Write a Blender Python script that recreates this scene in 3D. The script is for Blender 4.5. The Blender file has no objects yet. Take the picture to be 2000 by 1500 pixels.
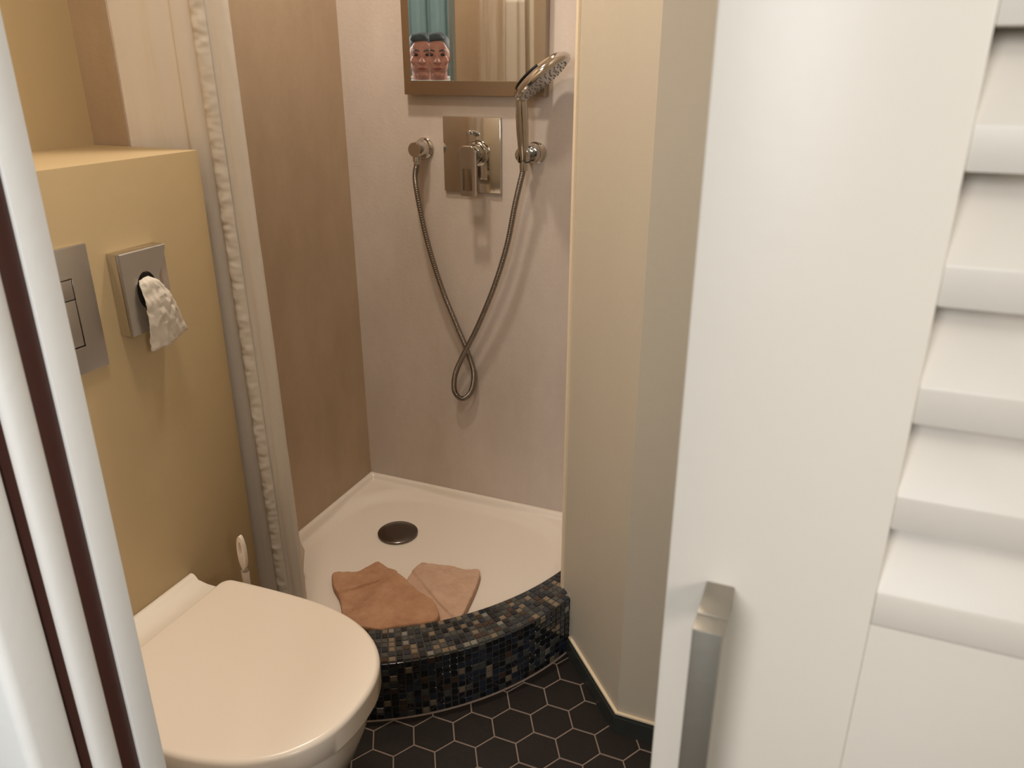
import bpy, bmesh, math, random
from mathutils import Vector, Matrix, noise
PI = math.pi
random.seed(7)
S = bpy.context.scene
COL = S.collection

# ---------------------------------------------------------------- camera
# World axes: X runs along the shower's back wall, Y into the room, Z up.
F_PX, HOR = 1550.0, 122.0
PITCH = math.atan((750 - HOR) / F_PX)
YAW = math.radians(22.5)
EYE = Vector((0, 0, 1.4))
cd = bpy.data.cameras.new('camera'); cam = bpy.data.objects.new('camera', cd); COL.objects.link(cam)
cd.sensor_width = 36; cd.lens = 36 * F_PX / 2000
cd.clip_start = 0.02
cam.location = EYE
cam.rotation_euler = (PI / 2 - PITCH, 0, YAW)
cd.dof.use_dof = True; cd.dof.focus_distance = 1.9; cd.dof.aperture_fstop = 12
S.camera = cam

# ---------------------------------------------------------------- world, lights, exposure
w = bpy.data.worlds.new('world'); S.world = w; w.use_nodes = True
w.node_tree.nodes['Background'].inputs[0].default_value = (0.8, 0.85, 1, 1)
w.node_tree.nodes['Background'].inputs[1].default_value = 0.05
S.view_settings.view_transform = 'Standard'; S.view_settings.look = 'None'
S.view_settings.gamma = 1; S.view_settings.use_curve_mapping = False
S.view_settings.exposure = 0.0

def area(name, loc, target, size, power, col, shape='DISK', spread=PI):
    l = bpy.data.lights.new(name, 'AREA'); l.shape = shape; l.size = size; l.energy = power; l.color = col
    l.spread = spread
    o = bpy.data.objects.new(name, l); COL.objects.link(o); o.location = loc
    o.rotation_euler = (Vector(target) - Vector(loc)).to_track_quat('-Z', 'Y').to_euler()
    return o
WARM = (1.0, 0.90, 0.76)
area('bathroom_spot', (-0.78, 0.80, 2.38), (-0.76, 0.85, 0), 0.20, 6.4, WARM)
area('shower_spot', (-0.94, 1.38, 2.38), (-0.90, 1.44, 0), 0.10, 9.8, (1.0, 0.90, 0.78))
area('hall_daylight', (-0.38, -1.35, 1.80), (-0.45, 1.9, 0.9), 0.7, 24.0, (0.96, 0.98, 1.0))
area('jamb_fill', (1.20, -0.35, 1.75), (-0.62, 0.42, 1.0), 0.6, 5.2, (1.0, 0.94, 0.88), spread=math.radians(80))  # fill added to brighten the left door post, no lamp known there
area('drape_fill', (0.35, -1.05, 2.36), (0.35, -1.2, 0), 0.3, 4.0, (1.0, 0.98, 0.94))  # extra light put in to lift the drapes behind the person

# ---------------------------------------------------------------- helpers
def srgb(r, g, b):
    f = lambda c: (c / 255 / 12.92) if c / 255 <= 0.04045 else ((c / 255 + 0.055) / 1.055) ** 2.4
    return (f(r), f(g), f(b), 1)
def ray(u, v):
    x = (u - 1000) / F_PX; d = (v - 750) / F_PX
    a, b = x, math.cos(PITCH) - d * math.sin(PITCH)
    c, s = math.cos(YAW), math.sin(YAW)
    return Vector((a * c - b * s, a * s + b * c, -(math.sin(PITCH) + d * math.cos(PITCH))))
def at(u, v, ax, val):          # the point on the real plane (axis ax = val) that a pixel looks at
    r = ray(u, v); return EYE + r * ((val - EYE[ax]) / r[ax])

def mat(name, col, rough=0.5, metal=0.0, spec=0.5, bump=0, bscale=50, mottle=0, mscale=4, coat=0, col2=None, detail=6, trans=0):
    m = bpy.data.materials.new(name); m.use_nodes = True
    nt = m.node_tree; b = nt.nodes['Principled BSDF']
    b.inputs['Base Color'].default_value = col; b.inputs['Roughness'].default_value = rough
    b.inputs['Metallic'].default_value = metal; b.inputs['Specular IOR Level'].default_value = spec
    b.inputs['Coat Weight'].default_value = coat; b.inputs['Coat Roughness'].default_value = 0.08
    if mottle or bump:
        tc = nt.nodes.new('ShaderNodeTexCoord')
    if mottle:
        n = nt.nodes.new('ShaderNodeTexNoise'); n.inputs['Scale'].default_value = mscale
        n.inputs['Detail'].default_value = detail; n.inputs['Roughness'].default_value = 0.65
        mp = nt.nodes.new('ShaderNodeMapping'); mp.inputs['Scale'].default_value = (1, 1, 0.45)
        nt.links.new(tc.outputs['Object'], mp.inputs[0]); nt.links.new(mp.outputs[0], n.inputs['Vector'])
        r = nt.nodes.new('ShaderNodeValToRGB'); r.color_ramp.elements[0].position = 0.32; r.color_ramp.elements[1].position = 0.7
        c2 = col2 or tuple(c * (1 - mottle) for c in col[:3]) + (1,)
        r.color_ramp.elements[0].color = c2; r.color_ramp.elements[1].color = col
        nt.links.new(n.outputs['Fac'], r.inputs[0]); nt.links.new(r.outputs[0], b.inputs['Base Color'])
    if bump:
        n = nt.nodes.new('ShaderNodeTexNoise'); n.inputs['Scale'].default_value = bscale; n.inputs['Detail'].default_value = 8
        nt.links.new(tc.outputs['Object'], n.inputs['Vector'])
        bp = nt.nodes.new('ShaderNodeBump'); bp.inputs['Strength'].default_value = bump; bp.inputs['Distance'].default_value = 0.002
        nt.links.new(n.outputs['Fac'], bp.inputs['Height']); nt.links.new(bp.outputs[0], b.inputs['Normal'])
    if trans:
        t = nt.nodes.new('ShaderNodeBsdfTranslucent'); t.inputs[0].default_value = col
        mx = nt.nodes.new('ShaderNodeMixShader'); mx.inputs[0].default_value = trans
        out = nt.nodes['Material Output']
        nt.links.new(b.outputs[0], mx.inputs[1]); nt.links.new(t.outputs[0], mx.inputs[2]); nt.links.new(mx.outputs[0], out.inputs[0])
    return m

M = dict(
    plaster=mat('taupe_plaster', srgb(212, 198, 186), 0.55, mottle=0.14, mscale=3.5, bump=0.25, bscale=120, col2=srgb(192, 176, 162)),
    shower_side=mat('shaded_plaster', srgb(188, 164, 138), 0.6, mottle=0.12, mscale=4, bump=0.25, bscale=120, col2=srgb(170, 146, 120)),  # same plaster as the back wall, side wall's shade put into the colour
    olive=mat('beige_paint', srgb(190, 166, 126), 0.55, mottle=0.05, mscale=2, bump=0.3, bscale=40),
    sand=mat('sand_paint', srgb(200, 187, 166), 0.6, mottle=0.05, mscale=2, bump=0.25, bscale=60),
    cream=mat('cream_edge', srgb(232, 212, 182), 0.5, bump=0.2, bscale=80),
    ceil=mat('ceiling_paint', srgb(235, 228, 215), 0.8, bump=0.1),
    hall=mat('hall_paint', srgb(186, 196, 188), 0.8, mottle=0.05, mscale=2),
    enamel=mat('white_enamel', srgb(238, 226, 212), 0.16, bump=0.02, bscale=6, coat=0.3),
    porcelain=mat('white_porcelain', srgb(240, 230, 216), 0.12, coat=0.3, bump=0.01, bscale=5),
    lid=mat('lid_plastic', srgb(240, 226, 210), 0.22, bump=0.01, bscale=5),
    white_paint=mat('white_lacquer', srgb(199, 191, 180), 0.42, mottle=0.02, mscale=5, bump=0.15, bscale=30),
    jamb_paint=mat('white_frame_paint', srgb(238, 238, 236), 0.45, mottle=0.03, mscale=8, bump=0.2, bscale=60),
    seal=mat('dark_brown_seal', srgb(70, 40, 34), 0.45, bump=0.2, bscale=60),
    hex=mat('dark_slate_tile', srgb(39, 32, 28), 0.55, spec=0.3, mottle=0.25, mscale=14, bump=0.3, bscale=70, detail=8),
    grout=mat('floor_grout', srgb(138, 120, 108), 0.8, bump=0.3, bscale=200),
    base_tile=mat('black_skirting_tile', srgb(52, 54, 50), 0.35, mottle=0.2, mscale=20, bump=0.2, bscale=60),
    chrome=mat('chrome', srgb(205, 200, 194), 0.09, metal=1, bump=0.02, bscale=10),
    satin=mat('satin_chrome', srgb(196, 196, 198), 0.3, metal=1, bump=0.05, bscale=40),
    hose=mat('hose_steel', srgb(150, 142, 134), 0.25, metal=1, bump=0.03, bscale=90),
    steel=mat('brushed_steel', srgb(160, 153, 142), 0.5, metal=1, bump=0.08, bscale=120),
    drain=mat('dark_steel', srgb(120, 112, 108), 0.22, metal=1, bump=0.15, bscale=30),
    mirror=mat('mirror_silver', srgb(232, 232, 226), 0.01, metal=1),
    frame=mat('brushed_frame', srgb(176, 160, 142), 0.28, metal=1, bump=0.06, bscale=60),
    dark=mat('black_gap', srgb(20, 18, 16), 0.5),
    nozzle=mat('nozzle_rubber', srgb(120, 120, 118), 0.6),
    tissue=mat('tissue_paper', srgb(240, 230, 216), 0.9, bump=0.6, bscale=60, trans=0.25),
    curtain=mat('curtain_cloth', srgb(246, 238, 228), 0.85, bump=0.35, bscale=35, mottle=0.05, mscale=6, trans=0.3),
    towel=mat('brown_terry', srgb(200, 156, 122), 0.95, bump=1.0, bscale=420, mottle=0.2, mscale=22, col2=srgb(178, 130, 98)),
    towel2=mat('tan_terry', srgb(218, 182, 156), 0.95, bump=1.0, bscale=420, mottle=0.14, mscale=22, col2=srgb(198, 160, 134)),
    skin=mat('skin', srgb(206, 140, 120), 0.5, bump=0.1, bscale=80, mottle=0.15, mscale=30),
    hair=mat('dark_hair', srgb(74, 80, 82), 0.6, bump=1, bscale=200),
    shirt=mat('blue_shirt', srgb(120, 150, 160), 0.85, bump=0.3, bscale=60),
    collar=mat('white_collar', srgb(210, 214, 208), 0.85, bump=0.2),
    trousers=mat('dark_trousers', srgb(46, 50, 60), 0.9, bump=0.3),
    eye=mat('eye_dark', srgb(40, 34, 36), 0.2), lips=mat('lips', srgb(150, 70, 66), 0.5),
    teal=mat('teal_drape', srgb(172, 192, 190), 0.8, mottle=0.3, mscale=6, bump=0.2),
)
# mosaic glazes
M['m_black'] = mat('mosaic_black', srgb(26, 28, 32), 0.08, coat=0.6)
M['m_navy'] = mat('mosaic_navy_glass', srgb(38, 46, 58), 0.1, coat=0.6)
M['m_grey'] = mat('mosaic_crackle_grey', srgb(86, 86, 82), 0.25, mottle=0.4, mscale=300, bump=0.6, bscale=500, coat=0.3)
M['m_slate'] = mat('mosaic_slate', srgb(62, 64, 66), 0.3, mottle=0.3, mscale=200)
M['m_brown'] = mat('mosaic_brown', srgb(72, 54, 44), 0.2, coat=0.4)
M['m_bronze'] = mat('mosaic_bronze', srgb(150, 134, 114), 0.22, metal=0.4)
M['m_silver'] = mat('mosaic_silver', srgb(170, 168, 160), 0.2, metal=0.6)
M['m_grout'] = mat('mosaic_grout', srgb(74, 70, 64), 0.8, bump=0.3, bscale=300)

def link(name, bm, mats, parent=None, smooth=False, auto=None):
    bmesh.ops.recalc_face_normals(bm, faces=bm.faces[:])
    me = bpy.data.meshes.new(name); bm.to_mesh(me); bm.free()
    for m in (mats if isinstance(mats, (list, tuple)) else [mats]): me.materials.append(M[m])
    if smooth or auto:
        for p in me.polygons: p.use_smooth = True
    if auto:
        me.set_sharp_from_angle(angle=math.radians(auto))
    o = bpy.data.objects.new(name, me); COL.objects.link(o)
    if parent:
        o.parent = parent
        loc = parent.matrix_world.translation if False else Vector(parent.get('_o', (0, 0, 0)))
        o.location = -loc; o['_o'] = (0, 0, 0)
    return o
def thing(name, label, cat, loc=(0, 0, 0), group=None):
    o = bpy.data.objects.new(name, None); COL.objects.link(o); o.location = loc; o['_o'] = tuple(loc)
    o['label'] = label; o['category'] = cat; o.empty_display_size = 0.05
    if group: o['group'] = group
    return o
def tag(o, label, cat, group=None):
    o['label'] = label; o['category'] = cat
    if group: o['group'] = group
    return o
def struct(o):
    o['kind'] = 'structure'; return o

def box(bm, x0, x1, y0, y1, z0, z1, bev=0, seg=2, mi=0):
    vs = [bm.verts.new((x, y, z)) for x in (x0, x1) for y in (y0, y1) for z in (z0, z1)]
    fs = [bm.faces.new([vs[i] for i in f]) for f in ((0, 1, 3, 2), (4, 6, 7, 5), (0, 4, 5, 1), (2, 3, 7, 6), (0, 2, 6, 4), (1, 5, 7, 3))]
    for f in fs: f.material_index = mi
    if bev:
        es = list({e for f in fs for e in f.edges})
        bmesh.ops.bevel(bm, geom=es, offset=bev, segments=seg, profile=0.5, affect='EDGES')
    return bm
def prism(bm, pts, z0, z1, mi=0, bev=0, seg=2):      # pts in XY
    a = [bm.verts.new((p[0], p[1], z0)) for p in pts]; b = [bm.verts.new((p[0], p[1], z1)) for p in pts]
    n = len(pts); fs = [bm.faces.new(a[::-1]), bm.faces.new(b)]
    for i in range(n): fs.append(bm.faces.new((a[i], a[(i + 1) % n], b[(i + 1) % n], b[i])))
    for f in fs: f.material_index = mi
    if bev:
        bmesh.ops.bevel(bm, geom=list({e for f in fs for e in f.edges}), offset=bev, segments=seg, profile=0.5, affect='EDGES')
    return bm
def extrude_path(bm, pts, axis, d, mi=0, bev=0, seg=2):   # closed polygon of Vectors, extruded by vector d
    a = [bm.verts.new(p) for p in pts]; b = [bm.verts.new(Vector(p) + d) for p in pts]
    n = len(pts); fs = [bm.faces.new(a[::-1]), bm.faces.new(b)]
    for i in range(n): fs.append(bm.faces.new((a[i], a[(i + 1) % n], b[(i + 1) % n], b[i])))
    for f in fs: f.material_index = mi
    if bev:
        bmesh.ops.bevel(bm, geom=list({e for f in fs for e in f.edges}), offset=bev, segments=seg, profile=0.5, affect='EDGES')
    return bm
def lathe(bm, prof, p0, axis, n=40, mi=0, close=True):   # prof: (radius, distance along axis)
    axis = Vector(axis).normalized(); p0 = Vector(p0)
    u = axis.orthogonal().normalized(); v = axis.cross(u)
    rings = []
    for r, h in prof:
        if r < 1e-6: rings.append([bm.verts.new(p0 + axis * h)])
        else: rings.append([bm.verts.new(p0 + axis * h + (u * math.cos(2 * PI * i / n) + v * math.sin(2 * PI * i / n)) * r) for i in range(n)])
    for a, b in zip(rings, rings[1:]):
        for i in range(n):
            j = (i + 1) % n
            if len(a) == 1 and len(b) == 1: continue
            if len(a) == 1: f = bm.faces.new((a[0], b[j], b[i]))
            elif len(b) == 1: f = bm.faces.new((a[i], a[j], b[0]))
            else: f = bm.faces.new((a[i], a[j], b[j], b[i]))
            f.material_index = mi
    return bm
def spline(P, n):                                         # Catmull-Rom through P
    P = [Vector(p) for p in P]; Q = [P[0] * 2 - P[1]] + P + [P[-1] * 2 - P[-2]]; out = []
    m = len(P) - 1
    for k in range(n + 1):
        t = k / n * m; i = min(int(t), m - 1); t -= i
        a, b, c, d = Q[i:i + 4]
        out.append(0.5 * ((2 * b) + (c - a) * t + (2 * a - 5 * b + 4 * c - d) * t * t + (3 * b - a - 3 * c + d) * t ** 3))
    return out
def tube(bm, pts, rad, n=12, mi=0, caps=True):            # rad: number or function of index; parallel-transport frame
    pts = [Vector(p) for p in pts]
    t0 = (pts[1] - pts[0]).normalized(); u = t0.orthogonal().normalized(); rings = []
    for i, p in enumerate(pts):
        t = (pts[min(i + 1, len(pts) - 1)] - pts[max(i - 1, 0)]).normalized()
        u = (u - t * u.dot(t)).normalized(); v = t.cross(u)
        r = rad(i) if callable(rad) else rad
        rings.append([bm.verts.new(p + (u * math.cos(2 * PI * k / n) + v * math.sin(2 * PI * k / n)) * r) for k in range(n)])
    for a, b in zip(rings, rings[1:]):
        for k in range(n):
            f = bm.faces.new((a[k], a[(k + 1) % n], b[(k + 1) % n], b[k])); f.material_index = mi
    if caps: bm.faces.new(rings[0][::-1]); bm.faces.new(rings[-1])
    return bm
B = bmesh.new

# ================================================================ THE ROOM
ZC = 2.42
YB = 1.961                      # shower back wall
XS = -1.314                     # shower left wall
XW = -1.137                     # cistern boxing front
P1A, P1B = (-0.520, 1.597), (-0.307, 1.358)

# floor with hexagonal tiles standing just proud of the grout bed
bm = B(); box(bm, -2.0, 1.3, -1.8, 2.15, -0.06, -0.0012, mi=1)
Rh = 0.0519; dx, dy = 0.0775, 0.0450
for i in range(-12, 20):
    for j in range(-16, 16):
        cx = -0.606 + dx * i; cy = 1.235 + dy * i + 0.0901 * j
        if not (-1.14 < cx < 0.30 and 0.42 < cy < 1.75): continue
        r = Rh - 0.0019
        top = [(cx + (r - .0012) * math.cos(k * PI / 3), cy + (r - .0012) * math.sin(k * PI / 3), 0) for k in range(6)]
        bot = [(cx + r * math.cos(k * PI / 3), cy + r * math.sin(k * PI / 3), -0.0013) for k in range(6)]
        a = [bm.verts.new(p) for p in top]; b = [bm.verts.new(p) for p in bot]
        bm.faces.new(a).material_index = 0
        for k in range(6): bm.faces.new((b[k], b[(k + 1) % 6], a[(k + 1) % 6], a[k])).material_index = 0
struct(link('floor', bm, ['hex', 'grout']))
bm = B(); box(bm, -2.0, 1.3, -1.8, 2.15, ZC, ZC + 0.06); struct(link('ceiling', bm, 'ceil'))
bm = B(); box(bm, -1.50, -0.519, YB, 2.10, 0, ZC); struct(link('wall_back', bm, 'plaster'))
bm = B(); box(bm, -1.50, XS, 1.205, YB, 0, ZC); struct(link('wall_shower_left', bm, 'shower_side'))
bm = B(); box(bm, -1.50, -1.403, 0.43, 1.205, 0, ZC); struct(link('wall_left', bm, 'olive'))
bm = B(); box(bm, -1.403, XW, 0.46, 1.202, 0, 1.248, bev=0.0015); struct(link('wall_cistern_boxing', bm, 'olive', auto=40))
bm = B(); prism(bm, [P1A, P1B, (0.75, 1.358), (0.75, 2.10), (-0.519, 2.10)], 0, ZC)
struct(link('wall_right', bm, 'sand'))
bm = B(); box(bm, 0.62, 0.75, 0.45, 1.358, 0, ZC); struct(link('wall_right_side', bm, 'sand'))
# wall that holds the doorway
bm = B()
box(bm, -1.50, -0.665, 0.36, 0.46, 0, ZC); box(bm, 0.10, 0.75, 0.43, 0.52, 0, ZC); box(bm, -0.665, 0.10, 0.43, 0.52, 2.08, ZC)
struct(link('wall_front', bm, 'sand'))
# hall behind the camera
bm = B(); box(bm, -2.0, 1.3, -1.8, -1.7, 0, ZC); struct(link('wall_hall', bm, 'hall'))
bm = B(); box(bm, -2.0, -1.95, -1.7, 2.10, 0, ZC); struct(link('wall_hall_left', bm, 'hall'))
bm = B(); box(bm, 1.25, 1.3, -1.7, 2.10, 0, ZC); struct(link('wall_hall_right', bm, 'hall'))

# cream edge strip where the shower wall turns to the slanted wall
bm = B(); prism(bm, [(-0.5285, 1.612), (-0.5285, 1.598), (-0.5215, 1.591), (-0.5165, 1.5965), (-0.520, 1.612)], 0.0, ZC)
struct(link('trim_1', bm, 'cream'))
# skirting: dark tile with pale joint on top, following slanted wall then right wall
def skirting(name, p, q, ext=0, side=0):
    p = Vector((*p, 0)); q = Vector((*q, 0)); d = (q - p).normalized(); n = Vector((d.y, -d.x, 0))
    if n.y > 0: n = -n
    return d, n
d1 = (Vector((*P1B, 0)) - Vector((*P1A, 0))).normalized(); n1 = Vector((-abs(d1.y), -abs(d1.x), 0))
n1 = Vector((d1.y, -d1.x, 0)); n2 = Vector((0, -1, 0))
mi_ = (n1 + n2).normalized(); mit = mi_ / mi_.dot(n1)
A0 = Vector((*P1A, 0)) + d1 * 0.055; C0 = Vector((*P1B, 0)); E0 = Vector((0.62, 1.358, 0))
def sk(bm, t0, t1, z0, z1, mi=0):
    for a, b, na, nb in ((A0, C0, n1, mit), (C0, E0, mit, n2)):
        lo = [a + na * t0, b + nb * t0, b + nb * t1, a + na * t1]
        prism(bm, [(v.x, v.y) for v in lo], z0, z1, mi)
bm = B(); sk(bm, 0.0, 0.011, 0, 0.044, 0); sk(bm, 0, 0.008, 0.044, 0.050, 0); struct(link('baseboard_right', bm, ['base_tile']))
bm = B(); sk(bm, 0.0, 0.007, 0.050, 0.054, 0)
struct(link('trim_2', bm, 'cream'))

# door frame, left: stepped white profiles with dark brown seals between them
o_ = thing('door_frame', 'white door frame post with two dark brown seals at left edge', 'door frame', (-0.63, 0.40, 0)); del o_['label']; del o_['category']
fr = o_; fr.name = 'door_1'; fr['kind'] = 'structure'
bm = B(); box(bm, -0.664, -0.600, 0.4285, 0.4565, 0, 2.08, bev=0.0015); link('inner_post', bm, 'jamb_paint', fr, auto=40)
bm = B(); box(bm, -0.664, -0.6035, 0.409, 0.4285, 0, 2.08, bev=0.001); link('seal', bm, 'seal', fr, auto=40)
bm = B(); prism(bm, [(-0.664, 0.3795), (-0.604, 0.3795), (-0.6005, 0.383), (-0.5985, 0.390), (-0.5985, 0.400), (-0.6005, 0.406), (-0.604, 0.4095), (-0.664, 0.4095)], 0, 2.08)
link('bead', bm, 'jamb_paint', fr, auto=60)
bm = B(); box(bm, -0.664, -0.6035, 0.371, 0.3795, 0, 2.08); link('seal', bm, 'seal', fr)
bm = B(); box(bm, -0.72, -0.600, 0.325, 0.371, 0, 2.08, bev=0.010, seg=4); link('outer_post', bm, 'jamb_paint', fr, auto=40)
bm = B(); box(bm, -0.80, -0.72, 0.335, 0.36, 0, 2.08, bev=0.004); link('casing', bm, 'jamb_paint', fr, auto=40)

# ================================================================ LOUVRED DOOR
dr = thing('door_2', 'white louvred door', 'door', (0.24, 0.395, 0.01)); del dr['label']; del dr['category']; dr['kind'] = 'structure'
XE, XL = -0.0625, 0.0435; YD0, YD1 = 0.380, 0.412
bm = B(); box(bm, XE, XL, YD0, YD1, 0.01, 2.06, bev=0.0012)
link('stile', bm, 'white_paint', dr, auto=40)
bm = B(); box(bm, 0.46, 0.56, YD0, YD1, 0.01, 2.06, bev=0.0012); link('stile', bm, 'white_paint', dr, auto=40)
bm = B(); box(bm, XL, 0.46, YD0 + .0005, YD1, 1.413 + 0.0, 1.50, bev=0.0008); link('rail', bm, 'white_paint', dr, auto=40)
bm = B(); box(bm, XL, 0.46, YD0 + .0005, YD1, 1.130, 1.149, bev=0.0008); link('rail', bm, 'white_paint', dr, auto=40)
bm = B(); box(bm, XL + .0001, 0.4599, YD0 + 0.0009, YD1 - .003, 0.12, 1.1294, bev=0.0004); link('panel', bm, 'white_paint', dr, auto=40)
bm = B(); box(bm, XL, 0.46, YD0, YD1, 0.01, 0.12, bev=0.001); link('rail', bm, 'white_paint', dr, auto=40)
def slat_mesh(zt):
    bm = B(); h = 0.0185; k = 1.0
    prof = [(YD0 + .001, zt), (YD0 + .001, zt - h), (YD1 - .001, zt - h + 0.050), (YD1 - .001, zt + 0.050)]
    a = [bm.verts.new((XL, y, z)) for y, z in prof]; b = [bm.verts.new((0.46, y, z)) for y, z in prof]
    bm.faces.new(a[::-1]); bm.faces.new(b)
    for i in range(4): bm.faces.new((a[i], a[(i + 1) % 4], b[(i + 1) % 4], b[i]))
    bmesh.ops.bevel(bm, geom=bm.edges[:], offset=0.0007, segments=2, profile=0.5, affect='EDGES')
    return bm
for zt in (1.3765, 1.3190, 1.2625, 1.2055, 1.1490): link('slat', slat_mesh(zt if zt > 1.15 else 1.1493), 'white_paint', dr, auto=40)
for k in range(9): link('slat', slat_mesh(1.55 + 0.057 * k), 'white_paint', dr, auto=40)
bm = B(); box(bm, XL, 0.46, YD0, YD1, 2.02, 2.06, bev=0.001); link('rail', bm, 'white_paint', dr, auto=40)
# pull handle
ph = thing('pull_handle', 'square grey metal pull handle on the white louvred door', 'handle', (-0.033, 0.38, 1.0))
ZH = 1.134
for zb_ in (ZH, 0.764):
    bm = B(); box(bm, -0.0405, -0.0255, 0.3505, 0.380, zb_ - 0.014, zb_, bev=0.0006); link('bracket', bm, 'steel', ph, auto=40)
bm = B(); box(bm, -0.0405, -0.0255, 0.337, 0.3500, 0.75, ZH - .0003, bev=0.0007); link('grip_bar', bm, 'steel', ph, auto=40)

# ================================================================ SHOWER TRAY
OC, OR_ = (-1.15, 1.785), 0.695
IC, IR = (-1.22, 1.89), 0.707
ZT = 0.165
def dist_in(x, y):
    r = math.hypot(x - IC[0], y - IC[1])
    d = [YB - y, x - XS, -0.520 - x, IR - r]
    if x < XW and y < 1.40: d.append(y - 1.202)
    return d
bm = B(); NX, NY = 110, 110; grid = {}
x0, x1, y0, y1 = XS, -0.520, 1.10, YB
def zt(x, y):
    e = min(YB - y, x - XS, -0.520 - x)
    # raised rim, then a shelf, then the round bowl
    rim = 0.152
    t = max(0.0, min(1.0, (e - 0.010) / 0.012)); t = t * t * (3 - 2 * t)
    z = rim + (0.137 - rim) * t
    ex = abs((x + 0.93) / 0.385); ey = abs((y - 1.60) / 0.355)
    q = (ex ** 3.2 + ey ** 3.2) ** (1 / 3.2)
    s = max(0.0, min(1.0, (1.0 - q) / 0.13)); s = s * s * (3 - 2 * s)
    z -= 0.018 * s * t
    z -= 0.004 * max(0, 1 - math.hypot(x + 1.07, y - 1.715) / 0.3) * t
    return z
for i in range(NX + 1):
    # denser rows next to the walls
    fx = i / NX; fx = fx + 0.10 * math.sin(2 * PI * fx) * -1 / 1.0 * 0.9
    x = x0 + (x1 - x0) * fx
    for j in range(NY + 1):
        fy = j / NY; fy = fy - 0.09 * math.sin(2 * PI * fy)
        y = y0 + (y1 - y0) * fy
        grid[i, j] = bm.verts.new((x, y, zt(x, y)))
for i in range(NX):
    for j in range(NY):
        c = [grid[i, j], grid[i + 1, j], grid[i + 1, j + 1], grid[i, j + 1]]
        mx = sum(v.co.x for v in c) / 4; my = sum(v.co.y for v in c) / 4
        if math.hypot(mx - IC[0], my - IC[1]) > IR - 0.001: continue
        if mx < XW + .001 and my < 1.2045: continue
        bm.faces.new(c)
bmesh.ops.delete(bm, geom=[v for v in bm.verts if not v.link_faces], context='VERTS')
tray = link('shower_tray', bm, 'enamel', smooth=True)
md = tray.modifiers.new('thick', 'SOLIDIFY'); md.thickness = 0.012; md.offset = 1 if False else -1
tag(tray, 'white enamel shower tray in the corner behind the mosaic curb', 'shower tray')

# drain cover
dc = thing('shower_drain', 'round dark metal drain cover in the white shower tray', 'drain', (-1.073, 1.715, 0.117))
zd = zt(-1.073, 1.715)
bm = B(); lathe(bm, [(0.0, .0), (0.050, 0.0), (0.051, 0.003), (0.050, .004), (0, .004)], (-1.073, 1.715, zd + .0003), (0, 0, 1), 48)
link('collar', bm, 'chrome', dc, auto=40)
bm = B(); lathe(bm, [(0.0, 0.0), (0.056, 0.0), (0.0585, 0.002), (0.0585, 0.004), (0.056, 0.006), (0.03, 0.0068), (0, 0.007)], (-1.073, 1.715, zd + .0045), (0, 0, 1), 64)
link('cover', bm, 'drain', dc, auto=50)

# ================================================================ MOSAIC CURB
def arc(c, r, x_end_left, q):     # from right (angle a0) to left
    return c, r
def outer_pt(t):   # t 0..1 right to left
    a0 = math.atan2(1.580 - OC[1], -0.4895 - OC[0]); a1 = math.atan2(1.092 - OC[1], XW - OC[0])
    a = a0 + (a1 - a0) * t; return Vector((OC[0] + OR_ * math.cos(a), OC[1] + OR_ * math.sin(a), 0)), Vector((math.cos(a), math.sin(a), 0)), abs(a1 - a0) * OR_
def inner_pt(t):
    pr = Vector((-0.528, 1.690)); a0 = math.atan2(pr.y - IC[1], pr.x - IC[0]); a1 = math.atan2(1.19 - IC[1], XW - IC[0])
    a = a0 + (a1 - a0) * t; return Vector((IC[0] + IR * math.cos(a), IC[1] + IR * math.sin(a), 0))
bm = B(); NA = 60
GI = 0; names = ['m_grout', 'm_black', 'm_navy', 'm_grey', 'm_slate', 'm_brown', 'm_bronze', 'm_silver', 'grout']
prof = []
for k in range(NA + 1):
    t = k / NA; o, n, L = outer_pt(t); i = inner_pt(t)
    o2 = o - n * 0.0016
    prof.append([bm.verts.new((o2.x, o2.y, 0)), bm.verts.new((o2.x, o2.y, ZT - .0035)), bm.verts.new((o2.x - n.x * .003, o2.y - n.y * .003, ZT - 0.0012)), bm.verts.new((i.x, i.y, ZT - 0.0012)), bm.verts.new((i.x, i.y, 0.0))])
for a, b in zip(prof, prof[1:]):
    for k in range(4): bm.faces.new((a[k], b[k], b[k + 1], a[k + 1]))
    bm.faces.new((a[4], b[4], b[0], a[0]))
bm.faces.new(prof[0]); bm.faces.new(prof[-1][::-1])
jo = []
for k in range(NA + 1):
    o, n, L = outer_pt(k / NA)
    jo.append([bm.verts.new((o.x + n.x * a_, o.y + n.y * a_, z_)) for a_, z_ in ((-.001, .0002), (.0032, .0002), (.0026, .0010), (-.001, .0022))])
for a, b in zip(jo, jo[1:]):
    for k in range(4): bm.faces.new((a[k], b[k], b[(k + 1) % 4], a[(k + 1) % 4])).material_index = 8
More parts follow.
